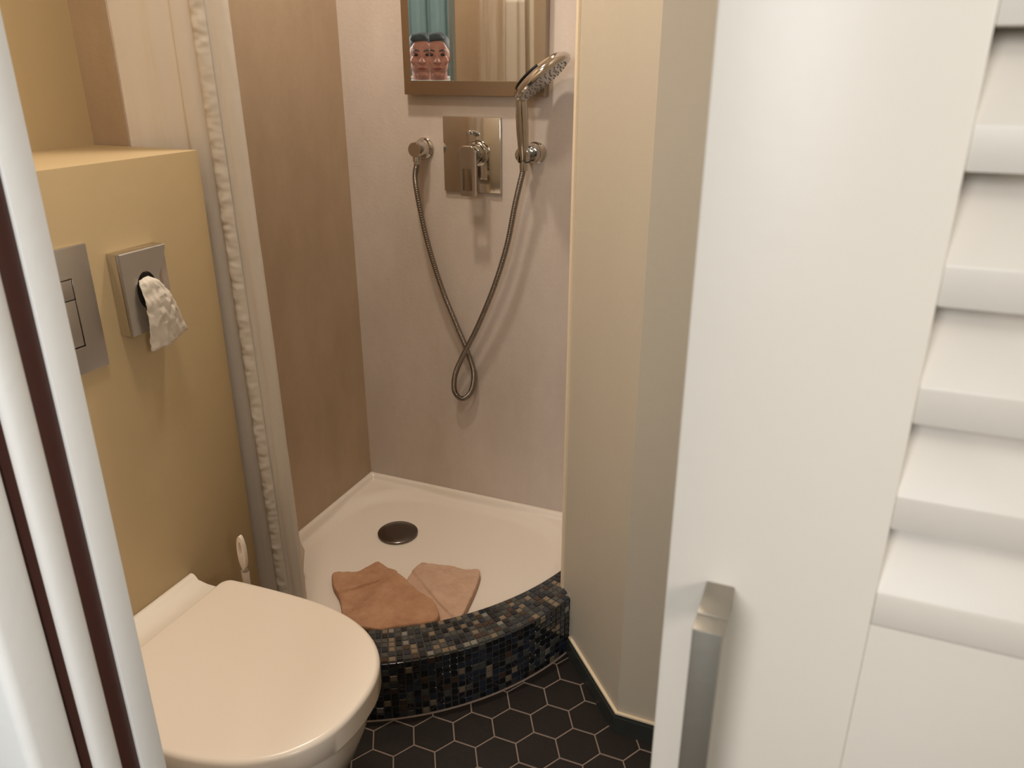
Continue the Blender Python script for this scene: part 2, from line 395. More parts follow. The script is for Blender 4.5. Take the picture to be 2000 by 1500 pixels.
def tile(c, u, v, n, w, h):
    """small bevelled tile: centre c, unit tangents u,v, normal n"""
    ti = 0.035
    n = (n + u * random.uniform(-ti, ti) + v * random.uniform(-ti, ti)).normalized()
    u = (u - n * u.dot(n)).normalized(); v = n.cross(u) if n.cross(u).dot(v) > 0 else -n.cross(u)
    mi = random.choices([1, 2, 3, 4, 5, 6, 7], PICK)[0]
    lo = [bm.verts.new(c + u * a * w / 2 + v * b * h / 2 - n * 0.0008) for a, b in ((-1, -1), (1, -1), (1, 1), (-1, 1))]
    hi = [bm.verts.new(c + u * a * (w / 2 - .0009) + v * b * (h / 2 - .0009) + n * 0.0014) for a, b in ((-1, -1), (1, -1), (1, 1), (-1, 1))]
    bm.faces.new(hi).material_index = mi
    for k in range(4): bm.faces.new((lo[k], lo[(k + 1) % 4], hi[(k + 1) % 4], hi[k])).material_index = mi
_, _, LA = outer_pt(0); PIT = 0.0172; NC = int(LA / PIT); rows = 9; ph_ = (ZT - 0.006) / rows
PICK = [46, 30, 8, 6, 5, 3, 2]
for c in range(NC):
    t = (c + 0.5) / NC; o, n, L = outer_pt(t); u = Vector((-n.y, n.x, 0)); p = o - n * 0.0012
    for r in range(rows):
        tile(Vector((p.x, p.y, 0.002 + (r + .5) * ph_)), u, Vector((0, 0, 1)), n, LA / NC - .0022, ph_ - .0022)
PICK = [20, 14, 24, 16, 7, 13, 5]
o0 = outer_pt(0)[0]; wl = (Vector((*P1A, 0)) - o0).normalized(); wn = Vector((wl.y, -wl.x, 0))
if wn.x < 0: wn = -wn
for c in range(-9, NC):
    t = (c + 0.5) / NC; o, n, L = outer_pt(t)
    dv = -n; u = Vector((-dv.y, dv.x, 0))
    # distance along the radius to the curb's inner arc
    ocx, ocy = o.x - IC[0], o.y - IC[1]; bq = ocx * dv.x + ocy * dv.y; cq = ocx ** 2 + ocy ** 2 - IR ** 2
    if bq * bq < cq: continue
    wd = -bq - math.sqrt(bq * bq - cq); nr = max(1, round(wd / 0.0158)); pr = (wd - 0.002) / nr
    for r in range(nr):
        q = o + dv * (0.001 + (r + .5) * pr)
        hw_ = 0.0065
        if q.x > -0.5205 - hw_ and (q - o0).dot(wn) > -hw_ : continue
        if q.y > 1.597 and q.x > -0.5205 - hw_: continue
        if q.x < XW + .005: continue
        tile(Vector((q.x, q.y, ZT - 0.0008)), u, dv, Vector((0, 0, 1)), LA / NC * (OR_ - (r + .5) * pr) / OR_ - .0020, pr - .0020)
tag(link('shower_curb', bm, names), 'curved shower curb clad in dark blue, black and bronze mosaic tiles', 'curb')

# ================================================================ TOILET
tl = thing('toilet', 'white wall-hung toilet with closed rounded lid', 'toilet', (XW, 0.825, 0))
def dshape(xb, xf, hw, n=64, pb=0.02, ex=2.35, cy=0.825):
    """outline: straight back at xb with small rounded corners, sides and rounded front to xf"""
    pts = []; L = xf - xb
    half = [(0, 0)]
    side = []
    xs = xb + L * 0.40
    m = n // 2
    for k in range(m + 1):
        a = PI / 2 * k / m                       # a: 0 at front tip, pi/2 at widest
        x = xs + (xf - xs) * math.cos(a) ** (2 / ex) if math.cos(a) > 0 else xs
        y = hw * math.sin(a) ** (2 / ex) if math.sin(a) > 0 else 0
        side.append((x, y))
    # straight side to the back, tapering slightly, then rounded corner
    for k in range(1, 7):
        t = k / 6; side.append((xs + (xb + pb - xs) * t, hw * (1 - 0.03 * t * t)))
    hb = hw * 0.97
    for k in range(1, 6):
        a = PI / 2 * k / 5; side.append((xb + pb - pb * math.sin(a), hb - pb + pb * math.cos(a)))
    full = side + [(x, -y) for x, y in side[::-1]]
    out = []
    for x, y in full:
        if not out or math.hypot(x - out[-1][0], cy + y - out[-1][1]) > 1e-5: out.append((x, cy + y))
    if math.hypot(out[0][0] - out[-1][0], out[0][1] - out[-1][1]) < 1e-5: out.pop()
    return out
def loft(bm, sections, cap0=True, cap1=True, mi=0):
    rings = [[bm.verts.new((x, y, z)) for x, y in pts] for pts, z in sections]
    for a, b in zip(rings, rings[1:]):
        n = len(a)
        for k in range(n): bm.faces.new((a[k], a[(k + 1) % n], b[(k + 1) % n], b[k])).material_index = mi
    if cap0: bm.faces.new(rings[0][::-1])
    if cap1: bm.faces.new(rings[-1])
def crown(bm, f, z0, zr, ztop):    # rounded top built from shrinking outlines
    pass
XB, XF, HW = -1.046, -0.607, 0.197
bm = B(); secs = []
secs.append((dshape(XB + .006, XF - .008, HW - .006), 0.3925))
secs.append((dshape(XB + .001, XF - .003, HW - .002), 0.3925))
secs.append((dshape(XB, XF, HW), 0.395))
secs.append((dshape(XB, XF, HW), 0.430))
for k in range(1, 7):
    a = PI / 2 * k / 6; ins = 0.009 * (1 - math.cos(a)); secs.append((dshape(XB + ins, XF - ins, HW - ins), 0.430 + 0.009 * math.sin(a)))
for ins, dz in ((0.02, 0.0005), (0.05, 0.0012), (0.09, 0.0018), (0.13, 0.0022)): secs.append((dshape(XB + ins, XF - ins, HW - ins, pb=0.012), 0.439 + dz))
loft(bm, secs); link('lid', bm, 'lid', tl, auto=50)
bm = B(); secs = []
for ins, z in ((0.012, 0.384), (0.009, 0.385), (0.009, 0.3915), (0.012, 0.392)): secs.append((dshape(XB + ins, XF - ins, HW - ins), z))
loft(bm, secs); link('seat', bm, 'lid', tl, auto=50)
# bowl: one piece from the wall to the rim
bm = B(); secs = []
for z, xf, hw, pb in ((0.075, -0.93, 0.08, .03), (0.09, -0.88, 0.10, .03), (0.13, -0.80, 0.125, .03), (0.20, -0.71, 0.155, .03), (0.27, -0.655, 0.175, .03), (0.33, -0.632, 0.184, .03), (0.372, -0.624, 0.187, .03), (0.380, -0.624, 0.187, .03), (0.3835, -0.628, 0.183, .03)):
    secs.append((dshape(XW + .0005, xf, hw, pb=0.02), z))
loft(bm, secs); link('bowl', bm, 'porcelain', tl, auto=60)
# raised ceramic deck between lid and wall
bm = B(); y0, y1 = 0.825 - 0.184, 0.825 + 0.184
prof_ = [(XW + .0005, 0.3838), (XW + .0005, 0.424), (XW + .004, 0.4275), (XW + .011, 0.4275), (XW + .016, 0.424), (XW + .022, 0.416), (XW + .045, 0.412), (XW + .078, 0.412), (XW + .086, 0.409), (XW + .087, 0.3838)]
prof_ = [(x, z) for x, z in prof_]
a = [bm.verts.new((x, y0, z)) for x, z in prof_]; b = [bm.verts.new((x, y1, z)) for x, z in prof_]
bm.faces.new(a[::-1]); bm.faces.new(b)
for k in range(len(a)): bm.faces.new((a[k], a[(k + 1) % len(a)], b[(k + 1) % len(a)], b[k]))
link('rear_deck', bm, 'porcelain', tl, auto=50)

# toilet brush between toilet and curb
tb = thing('toilet_brush', 'white toilet brush with loop handle standing between toilet and curb', 'toilet brush', (-1.03, 1.052, 0))
bx, by = -1.033, 1.056
bm = B(); lathe(bm, [(0, 0), (0.031, 0), (0.033, 0.004), (0.030, 0.12), (0.027, 0.125), (0.026, .118), (0.0, .11)], (bx, by, 0), (0, 0, 1), 32); link('holder', bm, 'lid', tb, auto=50)
bm = B(); lathe(bm, [(0.0, .112), (.019, .114), (.019, .128), (.008, .14), (0.0065, .2), (0.0065, .34), (0.0075, .40), (.0085, .43)], (bx, by, 0), (0, 0, 1), 20)
# flat teardrop grip with a hole
n = 28
def ringpt(k, r, zc, hh, y): a = 2 * PI * k / n; return (bx + 0.0 + r * math.cos(a), by + y, zc + hh * math.sin(a))
o1 = [bm.verts.new(ringpt(k, 0.0095, 0.474, 0.040, -0.004)) for k in range(n)]; o2 = [bm.verts.new(ringpt(k, 0.0095, 0.474, 0.040, 0.004)) for k in range(n)]
i1 = [bm.verts.new(ringpt(k, 0.0040, 0.485, 0.016, -0.0045)) for k in range(n)]; i2 = [bm.verts.new(ringpt(k, 0.0040, 0.485, 0.016, 0.0045)) for k in range(n)]
for k in range(n):
    j = (k + 1) % n
    bm.faces.new((o1[k], o1[j], i1[j], i1[k])); bm.faces.new((o2[k], i2[k], i2[j], o2[j]))
    bm.faces.new((o1[k], o2[k], o2[j], o1[j])); bm.faces.new((i1[k], i1[j], i2[j], i2[k]))
link('brush_handle', bm, 'lid', tb, auto=60)

# ================================================================ FLUSH PLATE
fp = thing('flush_plate', 'satin metal flush plate with dual buttons on wall above toilet', 'flush plate', (XW, 0.84, 1.02))
yR, yL, zB, zTp = 0.918, 0.762, 0.918, 1.128
bm = B(); box(bm, XW + .0003, XW + 0.007, yL, yR, zB, zTp, bev=0.0015); link('plate', bm, 'satin', fp, auto=40)
cy = (yL + yR) / 2; hb = 0.877 - cy
bm = B(); box(bm, XW + 0.0065, XW + 0.0075, cy - hb - .0012, cy + hb + .0012, 0.9650, 1.0795); link('button_gap', bm, 'dark', fp)
bm = B(); box(bm, XW + 0.0073, XW + 0.0095, cy - hb + .0010, cy + hb - .0010, 1.0455, 1.0775, bev=0.0008); link('small_button', bm, 'satin', fp, auto=40)
bm = B(); box(bm, XW + 0.0073, XW + 0.0095, cy - hb + .0010, cy + hb - .0010, 0.9670, 1.0440, bev=0.0008); link('large_button', bm, 'satin', fp, auto=40)
bm = B()
for a in ((cy + hb - .0002, cy + hb + .0016, .9640, 1.0805), (cy - hb - .0016, cy - hb + .0002, .9640, 1.0805)): box(bm, XW + .0066, XW + .0105, a[0], a[1], a[2], a[3], bev=.0004)
box(bm, XW + .0066, XW + .0105, cy - hb, cy + hb, .9632, .9650, bev=.0004); box(bm, XW + .0066, XW + .0105, cy - hb, cy + hb, 1.0792, 1.0808, bev=.0004)
link('button_frame', bm, 'chrome', fp, auto=40)

# ================================================================ TISSUE DISPENSER
td = thing('tissue_dispenser', 'chrome tissue dispenser box with oval opening on beige wall', 'tissue dispenser', (XW, 1.01, 1.03))
X0, X1, X2 = XW + .0003, XW + 0.026, XW + 0.031
ya, yb, za, zb = 0.9565, 1.059, 0.957, 1.102
bm = B(); box(bm, X0, X1, ya, yb, za, zb, bev=0.0015); link('body', bm, 'chrome', td, auto=40)
# front cover: concave right flank, oval hole
def cover_outline():
    pts = [(ya, za), (ya, zb)]
    for k in range(21):
        t = k / 20; z = zb - (zb - za) * t
        y = yb - 0.0005 - 0.024 * math.exp(-((t - 0.38) / 0.20) ** 2)
        pts.append((y, z))
    return pts
out = cover_outline()
hc = (1.004, 1.030); hry, hrz = 0.0225, 0.034
bm = B()
def addring(pts, x): return [bm.verts.new((x, y, z)) for y, z in pts]
N = 64
def resample(pts, n):
    P = pts + [pts[0]]; L = [0]
    for a, b in zip(P, P[1:]): L.append(L[-1] + math.hypot(b[0] - a[0], b[1] - a[1]))
    res = []
    for k in range(n):
        s = L[-1] * k / n
        i = max(j for j in range(len(L)) if L[j] <= s + 1e-12); i = min(i, len(P) - 2)
        t = (s - L[i]) / (L[i + 1] - L[i] + 1e-12); res.append((P[i][0] + (P[i + 1][0] - P[i][0]) * t, P[i][1] + (P[i + 1][1] - P[i][1]) * t))
    return res
# cast the outline by angle around the hole so rings match; corners kept by sampling their angles too
angs = sorted([2 * PI * k / N for k in range(N)] + [math.atan2(z - hc[1], y - hc[0]) % (2 * PI) for y, z in out[:3] + out[-1:]])
def hit(a):
    dx_, dz_ = math.cos(a), math.sin(a); best = None; P = out + [out[0]]
    for (ax, az), (bx_, bz_) in zip(P, P[1:]):
        ex_, ez_ = bx_ - ax, bz_ - az; den = dx_ * ez_ - dz_ * ex_
        if abs(den) < 1e-12: continue
        t = ((ax - hc[0]) * ez_ - (az - hc[1]) * ex_) / den; s = ((ax - hc[0]) * dz_ - (az - hc[1]) * dx_) / den
        if t > 0 and -1e-6 <= s <= 1 + 1e-6 and (best is None or t < best): best = t
    return (hc[0] + dx_ * best, hc[1] + dz_ * best)
O_ = [hit(a) for a in angs]; H_ = [(hc[0] + hry * math.cos(a), hc[1] + hrz * math.sin(a)) for a in angs]
dO = 0.0008
fo = addring([(y + (hc[0] - y) * .02, z + (hc[1] - z) * .02) for y, z in O_], X2); so = addring(O_, X2 - .0015); bo = addring(O_, X1 + .0002)
fh = addring(H_, X2 - .0005); bh = addring([(hc[0] + (y - hc[0]) * .97, hc[1] + (z - hc[1]) * .97) for y, z in H_], X1 + .0002)
n = len(angs)
for k in range(n):
    j = (k + 1) % n
    bm.faces.new((fo[k], fo[j], fh[j], fh[k])); bm.faces.new((so[k], so[j], fo[j], fo[k])); bm.faces.new((bo[k], bo[j], so[j], so[k])); bm.faces.new((fh[k], fh[j], bh[j], bh[k]))
link('cover', bm, 'satin', td, auto=35)
bm = B(); lathe(bm, [(0, 0), (1, 0), (1, 0.0008), (0, .0008)], (0, 0, 0), (1, 0, 0), 40)
for v in bm.verts: v.co = Vector((X1 + .0001 + v.co.x, hc[0] + v.co.y * hry * .95, hc[1] + v.co.z * hrz * .95))
link('opening', bm, 'dark', td)
# tissue: creased sheet coming out of the opening and hanging
bm = B(); NU, NV = 26, 30; g = {}
cols = [  # v, left y, right y, z left, z right, x out
    (0.0, 0.990, 1.016, 1.050, 1.052, 0.027),
    (0.15, 0.984, 1.024, 1.043, 1.045, 0.036),
    (0.35, 0.983, 1.038, 1.018, 1.022, 0.044),
    (0.6, 0.982, 1.050, 0.985, 0.990, 0.045),
    (0.85, 0.981, 1.064, 0.948, 0.955, 0.041),
    (1.0, 0.982, 1.071, 0.924, 0.936, 0.038)]
def cl(v):
    for a, b in zip(cols, cols[1:]):
        if v <= b[0] + 1e-9:
            t = (v - a[0]) / (b[0] - a[0]); t2 = t
            return [a[k] + (b[k] - a[k]) * t2 for k in range(1, 6)]
for i in range(NU + 1):
    for j in range(NV + 1):
        u, v = i / NU, j / NV; yl, yr, zl, zr, xo = cl(v)
        y = yl + (yr - yl) * u; z = zl + (zr - zl) * u
        bul = math.sin(PI * u)
        zz = z + (0.004 * bul if v < .3 else 0) - 0.004 * math.sin(PI * u * 1.3) * v
        x = XW + xo + 0.006 * bul * (1 - v * .5) + 0.0035 * (noise.noise(Vector((y * 90, z * 60, 3)))) + 0.003 * noise.noise(Vector((y * 200 + 5, z * 160, 7)))
        x = max(x, XW + 0.033 if v > .12 else X1)
        g[i, j] = bm.verts.new((x, y, zz))
for i in range(NU):
    for j in range(NV): bm.faces.new((g[i, j], g[i + 1, j], g[i + 1, j + 1], g[i, j + 1]))
ts = link('tissue', bm, 'tissue', smooth=True); md = ts.modifiers.new('t', 'SOLIDIFY'); md.thickness = 0.0006
tag(ts, 'crumpled white tissue hanging out of the chrome dispenser', 'tissue')

# ================================================================ MIXER, HOSE, HAND SHOWER
def bw(u, v, d): return at(u, v, 1, YB - d)
mx = thing('shower_mixer', 'square chrome shower mixer plate with lever on back wall', 'mixer', (-0.923, YB, 1.17))
bm = B(); box(bm, -1.0055, -0.8405, YB - 0.010, YB - .0002, 1.0785, 1.2700, bev=0.0016); link('plate', bm, 'chrome', mx, auto=40)
cxm, czm = -0.905, 1.180
bm = B(); lathe(bm, [(0, .0), (0.032, .0), (0.033, 0.003), (0.030, .008), (0.026, 0.010), (0.0255, .020), (0, .020)], (cxm, YB - .010, czm), (0, -1, 0), 40); link('sleeve', bm, 'chrome', mx, auto=35)
bm = B(); lathe(bm, [(0, 0), (0.0235, 0), (0.0245, 0.002), (0.0245, .033), (0, .033)], (cxm, YB - .0302, czm), (0, -1, 0), 40); link('knob', bm, 'chrome', mx, auto=35)
# lever body with rectangular window
lv = B(); yq0, yq1 = YB - 0.076, YB - 0.0635
lx0, lx1, lz0, lz1 = cxm - 0.022, cxm + 0.022, 1.078, 1.204
wx0, wx1, wz0, wz1 = cxm - 0.0135, cxm + 0.0135, 1.0925, 1.148
outr = [(lx0 + .006, lz0), (lx1 - .006, lz0), (lx1 - .0015, lz0 + .002), (lx1, lz0 + .008), (lx1, lz1 - .012), (lx1 - .004, lz1 - .003), (lx1 - .012, lz1), (lx0 + .012, lz1), (lx0 + .004, lz1 - .003), (lx0, lz1 - .012), (lx0, lz0 + .008), (lx0 + .0015, lz0 + .002)]
def ringf(bm, outer, inner_rect, ya_, yb_):
    hcx, hcz = (inner_rect[0] + inner_rect[1]) / 2, (inner_rect[2] + inner_rect[3]) / 2
    inn_ = []
    w2, h2 = (inner_rect[1] - inner_rect[0]) / 2, (inner_rect[3] - inner_rect[2]) / 2
    P = resample(outer, 72)
    for x, z in P:
        dx_, dz_ = x - hcx, z - hcz; s = min(w2 / max(abs(dx_), 1e-9), h2 / max(abs(dz_), 1e-9)); s = min(s, 1)
        inn_.append((hcx + dx_ * s, hcz + dz_ * s))
    R = []
    for pts, yy, sc in ((P, yb_, 1), (P, ya_ + .001, 1), ([(hcx + (x - hcx) * .975, hcz + (z - hcz) * .985) for x, z in P], ya_, 1), (inn_, ya_, 1), (inn_, yb_, 1)):
        R.append([bm.verts.new((x, yy, z)) for x, z in pts])
    R.append(R[0])
    for a, b in zip(R, R[1:]):
        for k in range(72): bm.faces.new((a[k], a[(k + 1) % 72], b[(k + 1) % 72], b[k]))
ringf(lv, outr, (wx0, wx1, wz0, wz1), yq0, yq1)
link('lever', lv, 'chrome', mx, auto=35)
bm = B(); lathe(bm, [(0, 0), (0.006, 0), (0.006, .014), (0.0045, .016), (0.0045, .020), (0.0075, .021), (0.0082, .024), (0.0075, .033), (0.0, .034)], (-0.9175, YB - .010, 1.232), (0, -1, 0), 24); link('diverter_knob', bm, 'chrome', mx, auto=35)

# wall outlet elbow
el = thing('hose_wall_outlet', 'round chrome wall outlet with metal hose joined underneath', 'wall outlet', (-1.066, YB, 1.187))
ex, ez = -1.066, 1.187
bm = B(); lathe(bm, [(0, 0), (0.0265, 0), (0.0275, .002), (0.0270, .006), (.0225, .010), (.0200, .016), (.0190, .020), (0.0, .020)], (ex, YB - .0002, ez), (0, -1, 0), 40); link('rosette', bm, 'chrome', el, auto=40)
bm = B(); lathe(bm, [(0, .0), (.0192, 0), (.0192, .038), (.018, .040), (0, .040)], (ex, YB - .020, ez), (0, -1, 0), 40); link('body', bm, 'chrome', el, auto=40)
bm = B(); lathe(bm, [(0, 0), (.010, 0), (.0105, .002), (.0105, .014), (.0085, .016), (.0085, .022), (0, .022)], (ex - .001, YB - .047, ez - .017), (0, 0, -1), 24); link('outlet_nut', bm, 'chrome', el, auto=40)
# holder
hd = thing('shower_holder', 'round chrome wall holder clipping the hand shower handle', 'shower holder', (-0.748, YB, 1.187))
hx, hz = -0.745, 1.187
bm = B(); lathe(bm, [(0, 0), (0.0265, 0), (0.0275, .002), (0.0270, .006), (.0225, .010), (.0195, .016), (0.0, .016)], (hx, YB - .0002, hz), (0, -1, 0), 40); link('rosette', bm, 'chrome', hd, auto=40)
bm = B(); lathe(bm, [(0, .0), (.0190, 0), (.0190, .022), (.0178, .024), (0, .024)], (hx, YB - .016, hz), (0, -1, 0), 40); link('body', bm, 'chrome', hd, auto=40)
# split round cap gripping the handle from both sides
HC = Vector((-0.7565, YB - 0.058, 1.187))
for sg in (-1, 1):
    pts = []
    for k in range(19):
        a = PI / 2 - PI * k / 18; pts.append((0.0185 * math.cos(a), 0.0185 * math.sin(a)))
    pts = [(max(x, 0.0105 if sg > 0 else 0.0085), z) for x, z in pts]
    u_ = []
    for p_ in pts:
        if not u_ or math.hypot(p_[0] - u_[-1][0], p_[1] - u_[-1][1]) > 1e-5: u_.append(p_)
    bm = B(); extrude_path(bm, [Vector((HC.x + sg * x, HC.y + 0.020, HC.z + z)) for x, z in u_], None, Vector((0, -0.034, 0)), bev=0.0010)
    link('clip_jaw', bm, 'chrome', hd, auto=40)

# hand shower
hs = thing('hand_shower', 'chrome hand shower with round tilted head held on wall', 'hand shower', (HC.x, HC.y, 1.18))
p_bot = Vector((HC.x, HC.y, 1.168)); p_top = bw(1018, 186, 0.085)
K = [p_bot, p_bot.lerp(p_top, .35), p_bot.lerp(p_top, .75), p_top]
hp = spline(K, 30)
def hr(i):
    t = i / 30; return 0.0088 + 0.0052 * math.sin(PI * min(t * 1.0, 1)) ** 0.8 + 0.0028 * t
bm = B(); tube(bm, hp, hr, 28); link('handle', bm, 'chrome', hs, auto=50)
# head: disc with its long axis from handle top to upper right, spray side down and to the room
c1 = bw(1022, 194, 0.085); c2 = bw(1104, 108, 0.125)
axm = (c2 - c1).normalized(); hcn = (c1 + c2) / 2; Rd = (c2 - c1).length / 2
# spray normal: perpendicular to the long axis, leaning right, down and into the room
tow = (EYE - hcn).normalized(); tp = (tow - axm * tow.dot(axm)).normalized(); sd_ = axm.cross(tp)
if sd_.z > 0: sd_ = -sd_
nrm = (tp * 0.20 + sd_ * 0.98).normalized()
side_ = axm.cross(nrm).normalized()
bm = B()
def headring(r, h, sx=1.0): return [bm.verts.new(hcn + nrm * h + (axm * math.cos(2 * PI * k / 48) * r * sx + side_ * math.sin(2 * PI * k / 48) * r)) for k in range(48)]
prof = [(Rd * .96, .004), (Rd, 0.0), (Rd * .995, -.006), (Rd * .93, -.013), (Rd * .80, -.020), (Rd * .6, -.025), (Rd * .3, -.028)]
R = [headring(Rd * .90, .003)] + [headring(r, h) for r, h in prof]
for a, b in zip(R, R[1:]):
    for k in range(48): bm.faces.new((a[k], a[(k + 1) % 48], b[(k + 1) % 48], b[k]))
bm.faces.new(R[0]); bm.faces.new(R[-1])
link('head', bm, 'chrome', hs, auto=40)
bm = B()
R = [headring(Rd * .90, .0032), headring(Rd * .88, .006), headring(Rd * .5, .0065)]
for a, b in zip(R, R[1:]):
    for k in range(48): bm.faces.new((a[k], a[(k + 1) % 48], b[(k + 1) % 48], b[k]))
bm.faces.new(R[-1]); link('spray_face', bm, 'satin', hs, auto=40)
bm = B()
for ring, cnt in ((0.22, 8), (0.40, 14), (0.58, 20), (0.76, 28)):
    for k in range(cnt):
        a = 2 * PI * k / cnt; p = hcn + nrm * .0066 + (axm * math.cos(a) + side_ * math.sin(a)) * Rd * ring
        lathe(bm, [(0.0016, -.001), (0.0012, .002), (0, .002)], p, nrm, 8)
link('nozzles', bm, 'nozzle', hs, smooth=True)
# dark recess ring on the back of the head (open frame look)
bm = B()
gs = 1 if side_.dot(tow) > 0 else -1
tube(bm, [hcn + nrm * -.0205 + (axm * math.cos(a) + side_ * gs * math.sin(a)) * Rd * .82 for a in [PI * (0.30 + 0.50 * q / 24) for q in range(25)]], 0.0026, 8)
link('head_groove', bm, 'dark', hs, smooth=True)
# neck between handle and head
bm = B(); nk = spline([hp[-3], p_top, c1 + axm * .012 - nrm * .010, c1 + axm * .045 - nrm * .017], 14)
tube(bm, nk, lambda i: 0.0140 + 0.004 * math.sin(PI * i / 14), 22); link('neck', bm, 'chrome', hs, auto=50)

# hose
path = [Vector((ex - .001, YB - .047, ez - .036)), bw(812, 360, .046), bw(833, 465, .043), bw(862, 560, .036), bw(889, 628, .028), bw(912, 684, .020), bw(925, 728, .018), bw(920, 764, .020), bw(903, 779, .024), bw(888, 764, .030), bw(889, 732, .034), bw(903, 697, .038), bw(932, 640, .042), bw(965, 560, .048), bw(990, 480, .053), bw(1006, 400, .057), Vector((HC.x, HC.y, 1.155))]
hpth = spline(path, 1500)
bm = B(); tube(bm, hpth, lambda i: 0.0073 + 0.0007 * math.cos(2 * PI * i / 4.0), 12)
ho = thing('shower_hose', 'ribbed metal shower hose crossing itself in a loop', 'hose', (ex, YB - .03, 0.5))
link('hose', bm, 'hose', ho, smooth=True)
bm = B(); lathe(bm, [(0, -.012), (.0100, -.012), (.0108, 0), (.0100, .014), (0.008, .016), (0, .016)], (HC.x, HC.y, 1.160), (0, 0, 1), 24); link('hose_nut', bm, 'chrome', ho, auto=40)

# ================================================================ MIRROR
mr = thing('wall_mirror', 'mirror with wide brushed metal frame above shower mixer', 'mirror', (-0.91, YB, 1.32))
mx0, mx1, mz0, mz1 = -1.1035, -0.7145, 1.3225, 1.86
gx0, gx1, gz0, gz1 = -1.081, -0.7405, 1.3565, 1.826
ym = YB - 0.031
def framebar(bm, a, b, c, d, dy0=0.0, dy1=0.0):   # a,b outer; c,d inner corners (x,z)
    v = [bm.verts.new((p[0], y, p[1])) for p, y in ((a, ym + .0015), (b, ym + .0015), (d, ym), (c, ym), (a, YB - .0003), (b, YB - .0003), (d, YB - .0003), (c, YB - .0003))]
    for f in ((0, 1, 2, 3), (4, 7, 6, 5), (0, 4, 5, 1), (2, 6, 7, 3), (0, 3, 7, 4), (1, 5, 6, 2)): bm.faces.new([v[i] for i in f])
o4 = [(mx0, mz0), (mx1, mz0), (mx1, mz1), (mx0, mz1)]; i4 = [(gx0, gz0), (gx1, gz0), (gx1, gz1), (gx0, gz1)]
for k in range(4):
    bm = B(); framebar(bm, o4[k], o4[(k + 1) % 4], i4[k], i4[(k + 1) % 4]); link('frame_bar', bm, 'frame', mr)
XP = -0.968
bm = B(); prism(bm, [(XP + .001, ym + .0155), (gx1 + .0005, ym + .005), (gx1 + .0005, ym + .009), (XP + .001, ym + .0195)], gz0 - .0005, gz1 + .0005); link('glass', bm, 'mirror', mr)
# two narrow side glasses turned toward the doorway
HEADP = Vector((0.085, -0.30, 1.43))
def side_glass(xa, xb, aim, name='side_glass'):
    c = Vector(((xa + xb) / 2, ym + 0.012, 1.4)); a = (Vector((EYE.x, EYE.y, 1.4)) - c).normalized(); b = (Vector((aim[0], aim[1], 1.4)) - c).normalized()
    n = (a + b).normalized(); n.z = 0; t = Vector((-n.y, n.x, 0)); t = t if t.x > 0 else -t
    w2 = (xb - xa) / 2 / t.x
    p, q = c - t * w2, c + t * w2
    m_ = -n * 0.002
    bm = B(); prism(bm, [(p.x, p.y), (q.x, q.y), (q.x + m_.x, q.y + m_.y), (p.x + m_.x, p.y + m_.y)], gz0 - .0005, gz1)
    link(name, bm, 'mirror', mr)
side_glass(gx0 + .0008, -1.0255, HEADP + Vector((0.005, 0, 0)))
side_glass(-1.0235, XP - .0012, HEADP + Vector((0.03, 0, 0)))
bm = B(); box(bm, XP - .0010, XP + .0010, ym + .001, ym + .028, gz0, gz1); link('divider', bm, 'chrome', mr)
bm = B(); box(bm, gx0 - .0002, gx0 + .0012, ym - .0008, ym + .028, gz0, gz1); link('divider', bm, 'chrome', mr)
bm = B(); box(bm, gx0, gx1, ym + .0285, YB - .0004, gz0, gz1); link('backing', bm, 'dark', mr)

# ================================================================ CURTAIN
def lerp(a, b, t): return a + (b - a) * t
# plan stations: (x_top, y_top, x_bottom, y_bottom)
ST = [(-1.3110, 1.212, -1.3110, 1.212), (-1.288, 1.214, -1.295, 1.220), (-1.266, 1.218, -1.27, 1.232), (-1.240, 1.224, -1.25, 1.238), (-1.216, 1.229, -1.240, 1.240),
      (-1.198, 1.242, -1.202, 1.250), (-1.1935, 1.236, -1.180, 1.246), (-1.180, 1.243, -1.158, 1.256), (-1.168, 1.258, -1.140, 1.268), (-1.162, 1.240, -1.112, 1.238), (-1.142, 1.236, -1.098, 1.236),
      (-1.124, 1.246, -1.083, 1.246), (-1.110, 1.250, -1.070, 1.250), (-1.098, 1.262, -1.060, 1.262), (-1.104, 1.276, -1.066, 1.276)]
NS, NV = 150, 120
def station(t, v):     # v 0 top .. 1 bottom
    f = t * (len(ST) - 1); P = [Vector((lerp(s[0], s[2], v ** 0.85), lerp(s[1], s[3], v), 0)) for s in ST]
    i = min(int(f), len(ST) - 2); q = f - i
    g_ = lambda k: P[max(0, min(len(P) - 1, k))]
    a, b, c, d = g_(i - 1), g_(i), g_(i + 1), g_(i + 2)
    return 0.5 * ((2 * b) + (c - a) * q + (2 * a - 5 * b + 4 * c - d) * q * q + (3 * b - a - 3 * c + d) * q ** 3)
ct = thing('shower_curtain', 'white cloth shower curtain gathered beside the boxed wall', 'shower curtain', (-1.18, 1.24, 0.14))
bm = B(); g = {}
ZTOP, ZBOT = 2.36, 0.156
for i in range(NS + 1):
    for j in range(NV + 1):
        t, v = i / NS, j / NV; p = station(t, v); z = ZTOP + (ZBOT - ZTOP) * v
        s = t * (len(ST) - 1)
        puck = 0.0015 * noise.noise(Vector((s * 2, z * 22, 1))) * (1 if 9 < s < 11 else 0.5)
        if 8.8 < s < 9.8: puck += 0.0022 * math.sin(z * 150 + 3 * noise.noise(Vector((z * 10, 0, 0)))) * math.sin(PI * (s - 8.8))
        y = p.y + puck + 0.003 * noise.noise(Vector((s * .8, z * 3, 9)))
        y = max(y, 1.2075)
        g[i, j] = bm.verts.new((max(p.x, XS + .003), y, z))
